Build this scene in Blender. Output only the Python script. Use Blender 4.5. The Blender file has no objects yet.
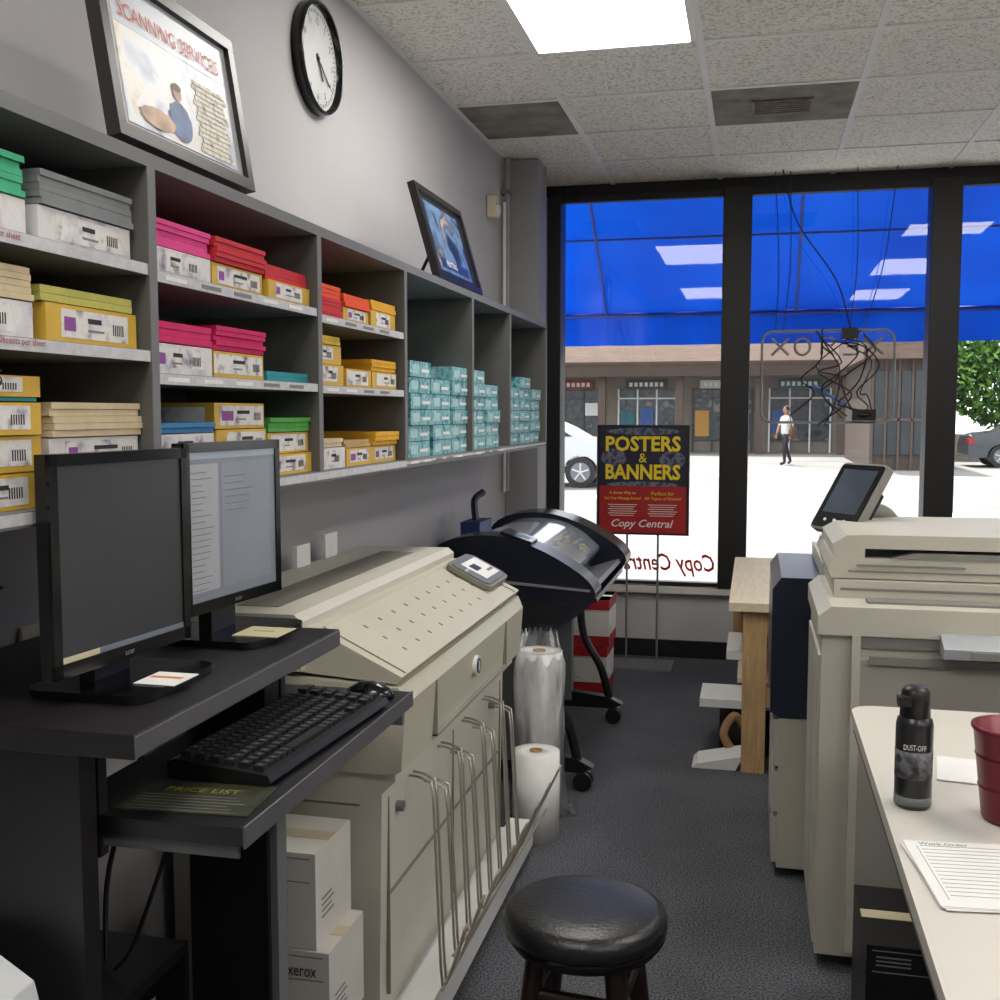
import bpy, bmesh, math, random
from mathutils import Vector, Matrix
random.seed(7)
sc=bpy.context.scene
sc.view_settings.view_transform='Standard'
sc.view_settings.look='None'
sc.view_settings.exposure=0.5

def lin(c):
    r=[]
    for v in c[:3]:
        v=v/255.0
        r.append(v/12.92 if v<=0.04045 else ((v+0.055)/1.055)**2.4)
    return (r[0],r[1],r[2],1.0)
MC={}
def mat(name,col,rough=0.6,metal=0.0,var=0.06,scale=12.0,bump=0.0,bscale=None,emit=0.0,coat=0.0,stretch=None,spec=0.5):
    if name in MC: return MC[name]
    m=bpy.data.materials.new(name); m.use_nodes=True
    nt=m.node_tree; N=nt.nodes; L=nt.links
    p=N['Principled BSDF']
    tc=N.new('ShaderNodeTexCoord'); nz=N.new('ShaderNodeTexNoise')
    nz.inputs['Scale'].default_value=scale; nz.inputs['Detail'].default_value=4
    src=tc.outputs['Object']
    if stretch:
        mp=N.new('ShaderNodeMapping'); mp.inputs['Scale'].default_value=stretch
        L.new(src,mp.inputs['Vector']); src=mp.outputs['Vector']
    L.new(src,nz.inputs['Vector'])
    cr=N.new('ShaderNodeValToRGB'); c=lin(col)
    cr.color_ramp.elements[0].position=0.3; cr.color_ramp.elements[1].position=0.7
    cr.color_ramp.elements[0].color=tuple(max(0,v*(1-var)) for v in c[:3])+(1,)
    cr.color_ramp.elements[1].color=tuple(min(1,v*(1+var)) for v in c[:3])+(1,)
    L.new(nz.outputs['Fac'],cr.inputs['Fac']); L.new(cr.outputs['Color'],p.inputs['Base Color'])
    p.inputs['Roughness'].default_value=rough; p.inputs['Metallic'].default_value=metal
    p.inputs['Coat Weight'].default_value=coat
    p.inputs['Specular IOR Level'].default_value=spec
    if emit>0:
        L.new(cr.outputs['Color'],p.inputs['Emission Color']); p.inputs['Emission Strength'].default_value=emit
    if bump>0:
        n2=N.new('ShaderNodeTexNoise'); n2.inputs['Scale'].default_value=bscale or scale; n2.inputs['Detail'].default_value=3
        L.new(src,n2.inputs['Vector'])
        b=N.new('ShaderNodeBump'); b.inputs['Strength'].default_value=bump; b.inputs['Distance'].default_value=0.01
        L.new(n2.outputs['Fac'],b.inputs['Height']); L.new(b.outputs['Normal'],p.inputs['Normal'])
    MC[name]=m
    return m
def multimat(name,cols,scale=8,rough=.5,detail=5,dist=0.0):
    m=bpy.data.materials.new(name); m.use_nodes=True; N=m.node_tree.nodes; L=m.node_tree.links; p=N['Principled BSDF']
    tc=N.new('ShaderNodeTexCoord'); nz=N.new('ShaderNodeTexNoise'); nz.inputs['Scale'].default_value=scale; nz.inputs['Detail'].default_value=detail; nz.inputs['Distortion'].default_value=dist
    L.new(tc.outputs['Object'],nz.inputs['Vector']); cr=N.new('ShaderNodeValToRGB')
    e=cr.color_ramp.elements; n=len(cols)
    e[0].position=.30; e[0].color=lin(cols[0]); e[1].position=.70; e[1].color=lin(cols[-1])
    for i in range(1,n-1):
        q=e.new(.30+.40*i/(n-1)); q.color=lin(cols[i])
    L.new(nz.outputs['Fac'],cr.inputs['Fac']); L.new(cr.outputs[0],p.inputs['Base Color']); p.inputs['Roughness'].default_value=rough
    return m

def basis(o,r,u):
    r=Vector(r).normalized(); u=Vector(u); u=(u-r*u.dot(r)).normalized(); n=r.cross(u)
    M=Matrix.Identity(4)
    for i in range(3):
        M[i][0]=r[i]; M[i][1]=u[i]; M[i][2]=n[i]; M[i][3]=o[i]
    return M

class B:
    def __init__(s,name): s.name=name; s.bm=bmesh.new(); s.mats=[]
    def mi(s,m):
        if m not in s.mats: s.mats.append(m)
        return s.mats.index(m)
    def faces(s,vs,fs,m,M=None,smooth=False):
        bv=[s.bm.verts.new((M@Vector(v)) if M else v) for v in vs]
        i=s.mi(m)
        for f in fs:
            try:
                fc=s.bm.faces.new([bv[k] for k in f]); fc.material_index=i; fc.smooth=smooth
            except ValueError: pass
    def box(s,x0,x1,y0,y1,z0,z1,m,M=None):
        vs=[(x0,y0,z0),(x1,y0,z0),(x1,y1,z0),(x0,y1,z0),(x0,y0,z1),(x1,y0,z1),(x1,y1,z1),(x0,y1,z1)]
        s.faces(vs,[(0,3,2,1),(4,5,6,7),(0,1,5,4),(1,2,6,5),(2,3,7,6),(3,0,4,7)],m,M)
    def prism(s,pr,ax,a,b,m,M=None,smooth=False):
        def P(u,v,w):
            return (u,w,v) if ax=='y' else ((w,u,v) if ax=='x' else (u,v,w))
        n=len(pr); vs=[P(u,v,a) for u,v in pr]+[P(u,v,b) for u,v in pr]
        fs=[tuple(range(n)),tuple(range(2*n-1,n-1,-1))]
        s.faces(vs,fs,m,M)
        s.faces(vs,[(i,(i+1)%n,n+(i+1)%n,n+i) for i in range(n)],m,M,smooth)
    def cyl(s,p0,p1,r0,m,r1=None,seg=20,M=None,cap=True):
        r1=r0 if r1 is None else r1
        p0=Vector(p0);p1=Vector(p1); d=(p1-p0).normalized()
        a=Vector((0,0,1)) if abs(d.z)<.9 else Vector((1,0,0)); u=d.cross(a).normalized(); v=d.cross(u)
        vs=[]
        for p,r in((p0,r0),(p1,r1)):
            for i in range(seg):
                t=2*math.pi*i/seg; vs.append(p+u*r*math.cos(t)+v*r*math.sin(t))
        s.faces(vs,[(i,(i+1)%seg,seg+(i+1)%seg,seg+i) for i in range(seg)],m,M,True)
        if cap:
            s.faces(vs,[tuple(range(seg-1,-1,-1)),tuple(range(seg,2*seg))],m,M)
    def lathe(s,pr,c,m,seg=32,M=None):
        vs=[];n=len(pr)
        for i in range(seg):
            t=2*math.pi*i/seg
            for r,z in pr: vs.append((c[0]+r*math.cos(t),c[1]+r*math.sin(t),c[2]+z))
        fs=[]
        for i in range(seg):
            j=(i+1)%seg
            for k in range(n-1): fs.append((i*n+k,j*n+k,j*n+k+1,i*n+k+1))
        s.faces(vs,fs,m,M,True)
    def tube(s,pts,r,m,seg=8,sub=6,M=None):
        P=[Vector(p) for p in pts]
        if len(P)>2 and sub>1:
            Q=[]
            for i in range(len(P)-1):
                a=P[max(i-1,0)];b=P[i];c=P[i+1];d=P[min(i+2,len(P)-1)]
                for k in range(sub):
                    t=k/sub
                    Q.append(.5*((2*b)+(c-a)*t+(2*a-5*b+4*c-d)*t*t+(3*b-a-3*c+d)*t**3))
            Q.append(P[-1]); P=Q
        vs=[]; u=None
        for i,p in enumerate(P):
            d=(P[min(i+1,len(P)-1)]-P[max(i-1,0)]).normalized()
            if u is None:
                a=Vector((0,0,1)) if abs(d.z)<.9 else Vector((1,0,0)); u=d.cross(a).normalized()
            else:
                u=(u-d*u.dot(d)).normalized()
            v=d.cross(u)
            for k in range(seg):
                t=2*math.pi*k/seg; vs.append(p+u*r*math.cos(t)+v*r*math.sin(t))
        fs=[]
        for i in range(len(P)-1):
            for k in range(seg):
                j=(k+1)%seg; fs.append((i*seg+k,i*seg+j,(i+1)*seg+j,(i+1)*seg+k))
        s.faces(vs,fs,m,M,True)
        n=len(P)
        s.faces(vs,[tuple(range(seg-1,-1,-1)),tuple(range((n-1)*seg,n*seg))],m,M)
    def sphere(s,c,r,m,M=None,seg=16,rings=10,cut=None):
        vs=[];fs=[]
        for i in range(rings+1):
            ph=math.pi*i/rings
            for j in range(seg):
                t=2*math.pi*j/seg
                vs.append((c[0]+r[0]*math.sin(ph)*math.cos(t),c[1]+r[1]*math.sin(ph)*math.sin(t),c[2]+r[2]*math.cos(ph)))
        for i in range(rings):
            for j in range(seg):
                k=(j+1)%seg; fs.append((i*seg+j,(i+1)*seg+j,(i+1)*seg+k,i*seg+k))
        s.faces(vs,fs,m,M,True)
    def text(s,t,o,r,u,h,m,width=None,ext=0.0008,align='LEFT',shear=0.0,bold=0.0):
        cu=bpy.data.curves.new('t','FONT'); cu.body=t; cu.extrude=0.0; cu.resolution_u=2; cu.shear=shear; cu.offset=bold
        ob=bpy.data.objects.new('t',cu); sc.collection.objects.link(ob)
        dg=bpy.context.evaluated_depsgraph_get(); me=bpy.data.meshes.new_from_object(ob.evaluated_get(dg))
        xs=[v.co.x for v in me.vertices]; ys=[v.co.y for v in me.vertices]
        if xs:
            W=max(xs)-min(xs); H=max(ys)-min(ys); sy=h/H; sx=(width/W) if width else sy
            ox={'LEFT':min(xs),'CENTER':(min(xs)+max(xs))/2,'RIGHT':max(xs)}[align]
            M=basis(o,r,u)
            s.faces([((v.co.x-ox)*sx,(v.co.y-min(ys))*sy,ext) for v in me.vertices],[tuple(p.vertices) for p in me.polygons],m,M)
        bpy.data.objects.remove(ob); bpy.data.curves.remove(cu); bpy.data.meshes.remove(me)
    def done(s,bevel=0.0,seg=2,recalc=True):
        if recalc: bmesh.ops.recalc_face_normals(s.bm,faces=[f for f in s.bm.faces])
        me=bpy.data.meshes.new(s.name); s.bm.to_mesh(me); s.bm.free()
        for m in s.mats: me.materials.append(m)
        ob=bpy.data.objects.new(s.name,me); sc.collection.objects.link(ob)
        if bevel>0:
            md=ob.modifiers.new('b','BEVEL'); md.width=bevel; md.segments=seg; md.limit_method='ANGLE'; md.angle_limit=math.radians(45)
        return ob
def rrect(x0,x1,y0,y1,r,n=5):
    out=[]
    for cx,cy,a in((x1-r,y1-r,0),(x0+r,y1-r,90),(x0+r,y0+r,180),(x1-r,y0+r,270)):
        for i in range(n+1):
            t=math.radians(a+90*i/n); out.append((cx+r*math.cos(t),cy+r*math.sin(t)))
    return out
def smoothprof(P,sub=4):
    n=len(P); Q=[]
    for i in range(n):
        a,b,c,d=[Vector(P[(i+k)%n]) for k in(-1,0,1,2)]
        for k in range(sub):
            t=k/sub; v=.5*((2*b)+(c-a)*t+(2*a-5*b+4*c-d)*t*t+(3*b-a-3*c+d)*t**3); Q.append((v.x,v.y))
    return Q

# ---------- materials ----------
WALL=mat('wall_paint',(184,182,184),.75,var=.03,scale=3,bump=.05,bscale=120)
WHITE=mat('white_plastic',(222,223,222),.5,var=.02)
BLACKF=mat('window_frame_black',(20,18,20),.45,var=.1)
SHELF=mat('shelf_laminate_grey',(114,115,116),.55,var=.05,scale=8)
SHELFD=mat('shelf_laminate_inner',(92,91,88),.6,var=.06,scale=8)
LABEL=mat('label_strip',(198,198,202),.5,var=.12,scale=60)
DESK=mat('desk_black_laminate',(26,24,27),.42,var=.15,scale=20,stretch=(1,12,1))
DESKE=mat('desk_edge_grey',(88,88,92),.4,var=.05)
BLK=mat('black_plastic',(18,18,20),.4,var=.1)
BLKG=mat('black_gloss',(12,12,15),.15,var=.1)
KEY=mat('key_black',(30,30,32),.5,var=.1)
BEIGE=mat('machine_beige',(196,192,174),.45,var=.03,scale=5)
BEIGE2=mat('machine_beige_light',(208,205,192),.45,var=.03,scale=5)
BEIGED=mat('machine_beige_dark',(134,131,120),.5,var=.03,scale=5)
COP=mat('copier_ivory',(196,193,180),.45,var=.03,scale=5)
COPG=mat('copier_grey',(132,131,127),.5,var=.04)
NAVY=mat('navy_plastic',(30,38,58),.3,var=.1)
NAVYD=mat('plotter_dark_blue',(22,26,38),.25,var=.1)
GREY=mat('grey_metal',(116,117,120),.45,var=.05)
DGREY=mat('dark_grey_plastic',(56,58,64),.4,var=.05)
CHROME=mat('wire_chrome',(180,174,162),.35,metal=.7,var=.05)
PAPER=mat('paper_white',(232,232,230),.8,var=.03,scale=20)
INK=mat('ink_dark',(45,45,48),.8)
INKG=mat('ink_grey',(130,130,132),.8)
RED=mat('poster_red',(166,28,34),.5,var=.08)
YEL=mat('poster_yellow',(240,212,30),.5,var=.03)
NAVYP=mat('poster_navy',(26,30,52),.5,var=.3,scale=25)
PURP=mat('logo_purple',(140,76,150),.6)
WOOD=mat('raw_pine',(204,168,120),.65,var=.15,scale=10,stretch=(8,8,1))
WOODT=mat('raw_pine_top',(224,208,178),.6,var=.08,scale=8,stretch=(8,1,8))
CARD=mat('cardboard',(165,130,92),.8,var=.08)
CARDW=mat('carton_white',(214,211,204),.7,var=.04)
LEATH=mat('stool_black_vinyl',(30,29,31),.33,var=.15,bump=.12,bscale=140)
DWOOD=mat('stool_dark_wood',(38,22,19),.35,var=.3,scale=14,stretch=(6,6,1))
TABLE=mat('table_white_laminate',(214,211,202),.35,var=.02,scale=6)
TEDGE=mat('table_edge_brown',(96,84,74),.5)

def special(name):
    m=bpy.data.materials.new(name); m.use_nodes=True
    return m,m.node_tree.nodes,m.node_tree.links,m.node_tree.nodes['Principled BSDF']
CARPET,N,L,p=special('carpet_charcoal')
tc=N.new('ShaderNodeTexCoord'); n1=N.new('ShaderNodeTexNoise'); n1.inputs['Scale'].default_value=190; n1.inputs['Detail'].default_value=3
n2=N.new('ShaderNodeTexNoise'); n2.inputs['Scale'].default_value=3; n2.inputs['Detail'].default_value=6
L.new(tc.outputs['Object'],n1.inputs['Vector']); L.new(tc.outputs['Object'],n2.inputs['Vector'])
r1=N.new('ShaderNodeValToRGB'); r1.color_ramp.elements[0].position=.38; r1.color_ramp.elements[0].color=lin((40,42,47)); r1.color_ramp.elements[1].position=.62; r1.color_ramp.elements[1].color=lin((112,114,121))
L.new(n1.outputs['Fac'],r1.inputs['Fac'])
r2=N.new('ShaderNodeValToRGB'); r2.color_ramp.elements[0].position=.3; r2.color_ramp.elements[0].color=(.72,.72,.72,1); r2.color_ramp.elements[1].position=.7; r2.color_ramp.elements[1].color=(1,1,1,1)
L.new(n2.outputs['Fac'],r2.inputs['Fac'])
mx=N.new('ShaderNodeMixRGB'); mx.blend_type='MULTIPLY'; mx.inputs[0].default_value=1
L.new(r1.outputs[0],mx.inputs[1]); L.new(r2.outputs[0],mx.inputs[2]); L.new(mx.outputs[0],p.inputs['Base Color']); p.inputs['Roughness'].default_value=.95
b=N.new('ShaderNodeBump'); b.inputs['Strength'].default_value=.45; b.inputs['Distance'].default_value=.004; L.new(n1.outputs['Fac'],b.inputs['Height']); L.new(b.outputs['Normal'],p.inputs['Normal'])
TILE,N,L,p=special('ceiling_tile')
tc=N.new('ShaderNodeTexCoord'); n1=N.new('ShaderNodeTexNoise'); n1.inputs['Scale'].default_value=80; n1.inputs['Detail'].default_value=5; n1.inputs['Roughness'].default_value=.7
L.new(tc.outputs['Object'],n1.inputs['Vector'])
r1=N.new('ShaderNodeValToRGB'); r1.color_ramp.elements[0].position=.38; r1.color_ramp.elements[0].color=lin((188,184,176)); r1.color_ramp.elements[1].position=.5; r1.color_ramp.elements[1].color=lin((248,245,238))
L.new(n1.outputs['Fac'],r1.inputs['Fac']); L.new(r1.outputs[0],p.inputs['Base Color']); p.inputs['Roughness'].default_value=.9
STAIN,N,L,p=special('stained_vent_tile')
tc=N.new('ShaderNodeTexCoord'); n1=N.new('ShaderNodeTexNoise'); n1.inputs['Scale'].default_value=9; n1.inputs['Detail'].default_value=6
L.new(tc.outputs['Object'],n1.inputs['Vector'])
r1=N.new('ShaderNodeValToRGB'); r1.color_ramp.elements[0].position=.3; r1.color_ramp.elements[0].color=lin((118,113,102)); r1.color_ramp.elements[1].position=.65; r1.color_ramp.elements[1].color=lin((152,148,138))
L.new(n1.outputs['Fac'],r1.inputs['Fac']); L.new(r1.outputs[0],p.inputs['Base Color']); p.inputs['Roughness'].default_value=.9
def glassmat(name,tint=(1,1,1),ior=1.45,rough=.02,milk=0.0):
    m=bpy.data.materials.new(name); m.use_nodes=True; N=m.node_tree.nodes; L=m.node_tree.links
    N.remove(N['Principled BSDF']); o=N['Material Output']
    t=N.new('ShaderNodeBsdfTransparent'); t.inputs[0].default_value=(*tint,1)
    g=N.new('ShaderNodeBsdfGlossy'); g.inputs['Roughness'].default_value=rough
    f=N.new('ShaderNodeFresnel'); f.inputs['IOR'].default_value=ior
    mx=N.new('ShaderNodeMixShader'); L.new(f.outputs[0],mx.inputs[0]); L.new(t.outputs[0],mx.inputs[1]); L.new(g.outputs[0],mx.inputs[2])
    if milk:
        d=N.new('ShaderNodeBsdfDiffuse'); d.inputs[0].default_value=(.85,.87,.9,1); m2=N.new('ShaderNodeMixShader')
        nz=N.new('ShaderNodeTexNoise'); nz.inputs['Scale'].default_value=10; cr=N.new('ShaderNodeValToRGB')
        cr.color_ramp.elements[0].position=.45; cr.color_ramp.elements[0].color=(milk*.3,)*3+(1,); cr.color_ramp.elements[1].position=.62; cr.color_ramp.elements[1].color=(milk,)*3+(1,)
        L.new(nz.outputs['Fac'],cr.inputs['Fac']); L.new(cr.outputs[0],m2.inputs[0]); L.new(mx.outputs[0],m2.inputs[1]); L.new(d.outputs[0],m2.inputs[2]); L.new(m2.outputs[0],o.inputs[0])
    else: L.new(mx.outputs[0],o.inputs[0])
    return m
GLASS=glassmat('window_glass',(.96,.98,.98),1.6)
PLASTIC=glassmat('clear_plastic',(.97,.97,.97),1.4,.15)
WRAP=glassmat('wrap_film',(.98,.98,.98),1.35,.08,.16)
AWN=bpy.data.materials.new('awning_blue_canvas'); AWN.use_nodes=True; N=AWN.node_tree.nodes; L=AWN.node_tree.links
N.remove(N['Principled BSDF']); o=N['Material Output']
tc=N.new('ShaderNodeTexCoord'); nz=N.new('ShaderNodeTexNoise'); nz.inputs['Scale'].default_value=1.6
L.new(tc.outputs['Object'],nz.inputs['Vector'])
cr=N.new('ShaderNodeValToRGB'); cr.color_ramp.elements[0].position=.3; cr.color_ramp.elements[1].position=.7; cr.color_ramp.elements[0].color=lin((8,62,176)); cr.color_ramp.elements[1].color=lin((14,82,206)); L.new(nz.outputs['Fac'],cr.inputs['Fac'])
d=N.new('ShaderNodeBsdfDiffuse'); t=N.new('ShaderNodeBsdfTranslucent'); L.new(cr.outputs[0],d.inputs[0]); L.new(cr.outputs[0],t.inputs[0])
mx=N.new('ShaderNodeMixShader'); mx.inputs[0].default_value=.17; L.new(d.outputs[0],mx.inputs[1]); L.new(t.outputs[0],mx.inputs[2]); L.new(mx.outputs[0],o.inputs[0])
def emis(name,col,s):
    m=bpy.data.materials.new(name); m.use_nodes=True; N=m.node_tree.nodes; L=m.node_tree.links
    N.remove(N['Principled BSDF']); e=N.new('ShaderNodeEmission'); e.inputs[0].default_value=(*col,1); e.inputs[1].default_value=s
    L.new(e.outputs[0],N['Material Output'].inputs[0]); return m
LIGHT=emis('ceiling_light_diffuser',(1,.96,.905),8.4)

# ---------- room ----------
XL=-1.27; XR=3.4; YB=-2.6; YF=6.2; ZC=2.69
b=B('floor'); b.box(XL-.15,XR+.15,YB-.15,YF+.2,-.08,0,CARPET); b.done()
b=B('wall_left'); b.box(XL-.12,XL,YB-.1,YF+.2,0,ZC+.1,WALL); b.done()
b=B('wall_right'); b.box(XR,XR+.12,YB-.1,YF+.2,0,ZC+.1,WALL); b.done()
b=B('wall_back'); b.box(XL,XR,YB-.12,YB,0,ZC+.1,WALL); b.done()
b=B('wall_front'); b.box(XL,XR,YF,YF+.15,0,.38,WALL); b.box(XL,XR,YF,YF+.15,2.63,ZC+.1,BLACKF); b.box(XL,-1.165,YF,YF+.15,.38,2.63,WALL); b.done()
b=B('baseboard_front'); b.box(XL+.2,XR,YF-.015,YF-.001,0,.1,BLACKF); b.done(.002)
b=B('baseboard_left'); b.box(XL+.001,XL+.012,YB,5.49,0,.1,BLACKF); b.done(.002)
b=B('trim_sill'); b.box(-1.165,XR-.01,YF-.06,YF-.001,.375,.415,mat('sill_offwhite',(205,203,198),.5)); b.done(.004)
b=B('column_corner')
COL=mat('column_grey',(150,150,152),.6,var=.03)
b.box(XL+.001,-1.093,5.5,5.72,0,ZC-.002,COL); b.done(.004)
b=B('conduit_pipe'); b.cyl((XL+.03,5.42,1.0),(XL+.03,5.42,ZC-.01),.014,COL); b.cyl((XL+.03,5.36,1.0),(XL+.03,5.36,2.45),.008,WHITE)
for z in(1.3,1.9,2.5): b.box(XL+.001,XL+.05,5.395,5.445,z,z+.02,GREY)
b.done()
gx0=-.21; gy0=3.93; gx=.595; gy=.575
lights=[(-1,-2,0),(2,0,1),(2,-4,-2),(-1,-7,-5),(2,-8,-6),(5,-3,-1),(5,-8,-6)]  # third panel is unseen, added to brighten the left wall under the shelf
b=B('ceiling')
b.box(XL-.1,XR+.1,YB-.1,YF+.2,ZC+.002,ZC+.12,TILE)
TB=mat('ceiling_tbar_white',(238,237,234),.5,var=.02)
i=-3
while gx0+i*gx<XR:
    x=gx0+i*gx
    if x>XL: b.box(x-.012,x+.012,YB,YF,ZC-.004,ZC+.003,TB)
    i+=1
i=-14
while gy0+i*gy<YF:
    y=gy0+i*gy
    if y>YB: b.box(XL,XR,y-.012,y+.012,ZC-.0042,ZC+.003,TB)
    i+=1
b.box(XL,XL+.02,YB,YF,ZC-.006,ZC,TB)
b.box(XL,gx0-gx-.012,gy0+gy+.012,gy0+2*gy-.012,ZC-.002,ZC+.003,STAIN)
b.done()
b=B('ceiling_air_vent')
x0,x1,y0,y1=gx0+.014,gx0+gx-.014,gy0+gy+.014,gy0+2*gy-.014
b.box(x0,x1,y0,y1,ZC-.003,ZC-.001,STAIN)
VG=mat('vent_grille',(118,108,94),.6,var=.3,scale=30)
for k in range(7):
    b.box(x0+.17,x1-.17,y0+.18+k*.03,y0+.192+k*.03,ZC-.012,ZC-.003,VG)
b.box(x0+.16,x0+.17,y0+.17,y0+.38,ZC-.012,ZC-.003,VG);b.box(x1-.17,x1-.16,y0+.17,y0+.38,ZC-.012,ZC-.003,VG)
b.done()
for (i,j0,j1) in lights:
    b=B('ceiling_light_panel')
    xa=gx0+i*gx+.02; xb=xa+gx-.04; ya=gy0+j0*gy+.02; yb=gy0+j1*gy-.02
    b.box(xa+.01,xb-.01,ya+.01,yb-.01,ZC-.006,ZC-.001,LIGHT)
    for q in((xa-.01,xa+.01,ya-.01,yb+.01),(xb-.01,xb+.01,ya-.01,yb+.01),(xa,xb,ya-.01,ya+.01),(xa,xb,yb-.01,yb+.01)): b.box(*q,ZC-.01,ZC-.001,TB)
    b.done()
mull=[(-1.165,-1.09),(-.19,-.035),(.885,1.035),(1.97,2.1),(3.04,XR-.01)]
b=B('window_frame')
for a,c in mull: b.box(a,c,6.13,6.3,.416,2.628,BLACKF)
for q in range(4):
    a=mull[q][1]; c=mull[q+1][0]
    b.box(a,c,6.17,6.23,.416,.44,BLACKF); b.box(a,c,6.17,6.23,2.59,2.628,BLACKF)
b.done(.003)
for q in range(4):
    a=mull[q][1]; c=mull[q+1][0]
    g=B('window_%d'%(q+1)); g.faces([(a+.001,6.2,.441),(c-.001,6.2,.441),(c-.001,6.2,2.589),(a+.001,6.2,2.589)],[(0,1,2,3)],GLASS); g.done()

# ---------- exterior ----------
PAVE=mat('pavement_light',(132,130,128),.9,var=.22,scale=.35)
b=B('parking_lot_ground'); b.box(-40,40,6.36,70,-.25,-.1,PAVE)
for k in range(-6,8): b.box(k*2.8,k*2.8+.12,16,21,-.099,-.095,PAPER)
b.box(-40,40,27,27.15,-.099,-.095,PAPER)
b.done()
b=B('sidewalk'); b.box(-40,40,6.36,9.0,-.099,-.03,mat('sidewalk_concrete',(160,158,154),.9,var=.06,scale=2)); b.done()
b=B('awning')
zo=2.08; zi=2.95; yo=7.45; yi=6.32
b.faces([(-3,yi,zi),(5,yi,zi),(5,yo,zo),(-3,yo,zo)],[(0,1,2,3)],AWN)
n=160; vs=[];fs=[]
for k in range(n+1):
    x=-3+8*k/n; y=yo+.015*math.sin(k*.9)
    vs+= [(x,y,zo),(x,y,zo-.22)]
for k in range(n): fs.append((2*k,2*k+2,2*k+3,2*k+1))
b.faces(vs,fs,AWN)
AF=mat('awning_frame_metal',(20,50,130),.5,metal=.2)
for x in(-2.2,-1.0,.25,1.5,2.75,4.0):
    b.cyl((x,yi,zi-.03),(x,yo,zo-.03),.010,AF,seg=8)
b.cyl((-3,yo-.02,zo-.02),(5,yo-.02,zo-.02),.014,AF,seg=8)
b.cyl((-3,(yi+yo)/2,(zi+zo)/2-.03),(5,(yi+yo)/2,(zi+zo)/2-.03),.008,AF,seg=8)
b.faces([(-3,yi,zi),(-3,yo,zo),(-3,yo,zo-.22),(-3,yi,zo-.22)],[(0,1,2,3)],AWN)
b.done(recalc=False)
STUC=mat('stucco_beige',(130,120,110),.9,var=.06,scale=2)
ROOF=mat('roof_shingle',(104,86,76),.9,var=.3,scale=6,stretch=(.3,1,6))
SHOPG=mat('shop_glass_dark',(34,42,46),.25,var=.4,scale=1)
SHOPIN=multimat('shop_interior_view',[(20,24,28),(40,48,54),(70,76,80),(34,40,46),(120,118,110)],scale=2.2,rough=.3)
POST=mat('post_brown',(84,70,62),.8)
b=B('shop_building')
b.box(-30,5.8,43,50,-.1,5,STUC)
b.prism([(40.4,2.9),(40.4,3.3),(43.2,5.6),(50,5.6),(50,3.1)],'x',-30,6.0,ROOF)
b.box(-30,6.0,40.3,40.45,2.75,3.15,mat('fascia_brown',(66,54,48),.8))
for k in range(9): b.box(-30,6.0,40.25,40.3,3.2+.01*k,3.205+.01*k,POST)
x=-29
while x<5.8:
    b.box(x,x+.28,40.8,41.08,-.1,3.0,POST); x+=2.9
x=-28.5;k=0
cs=[(50,84,150),(150,50,46),(70,70,72),(200,200,195),(40,100,110),(190,140,60)]
while x<5:
    b.box(x,x+2.3,42.9,42.99,.35,2.3,SHOPIN); b.box(x+.3,x+1.9,42.88,42.98,2.36,2.68,mat('shop_sign_%d'%(k%6),cs[k%6],.5))
    for q in range(7): b.box(x+.45+.2*q,x+.57+.2*q,42.86,42.89,2.44,2.60,PAPER)
    for u in(0,.75,1.5,2.25): b.box(x+u,x+u+.06,42.85,42.95,-.1,2.35,DGREY if k%2 else WHITE)
    b.box(x,x+2.3,42.85,42.95,1.95,2.0,DGREY if k%2 else WHITE)
    b.box(x+.12,x+.66,42.84,42.89,.5+.2*(k%3),1.5,mat('shop_sign_%d'%((k+2)%6),cs[(k+2)%6],.5))
    if k%2: b.box(x+1.6,x+2.1,42.84,42.89,1.3,1.8,PAPER)
    else: b.box(x+.9,x+1.4,42.84,42.89,.9,1.6,mat('shop_sign_%d'%((k+4)%6),cs[(k+4)%6],.5))
    x+=2.9;k+=1
b.done()
b=B('neighbour_building')
b.box(2.95,4.35,30,38,-.1,3.6,mat('dark_wing_wall',(78,66,58),.8,var=.1))
for k in range(4): b.box(3.05+k*.33,3.29+k*.33,29.95,29.99,.3,2.5,SHOPG)
for k in range(5): b.box(2.96+k*.33,3.02+k*.33,29.9,29.96,-.1,2.8,POST)
b.box(2.96,4.34,29.9,29.96,1.2,1.26,POST)
b.box(2.7,4.6,29.4,38.2,2.8,3.6,ROOF)
b.done()
LEAF=multimat('foliage_green',[(30,56,20),(60,100,36),(96,140,54),(130,166,70)],scale=2.5,rough=.7)
def foliage(name,c,r,n,size,trunk=None):
    b=B(name)
    for _ in range(n):
        v=Vector((random.gauss(0,1),random.gauss(0,1),random.gauss(0,1))).normalized()*(random.random()**.25)
        p=Vector((c[0]+v.x*r[0],c[1]+v.y*r[1],c[2]+v.z*r[2]))
        a=Vector((random.uniform(-1,1),random.uniform(-1,1),random.uniform(-1,1))).normalized(); q=a.orthogonal().normalized()
        b.faces([p-a*size,p-q*size*.5,p+a*size,p+q*size*.5],[(0,1,2,3)],LEAF)
    if trunk: b.cyl(trunk[0],trunk[1],trunk[2],CARD,seg=8)
    b.done(recalc=False)
foliage('tree',(10.1,40,3.0),(4.3,1.6,2.5),9500,.17,((10.1,40,-.1),(10.1,40,3),.2))
b=B('garden_wall'); b.box(5.4,16,36,36.25,-.1,.75,STUC); b.done()
foliage('planter_shrub',(1.62,6.85,.45),(.2,.2,.28),260,.05,((1.62,6.85,-.03),(1.62,6.85,.4),.03))
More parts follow.
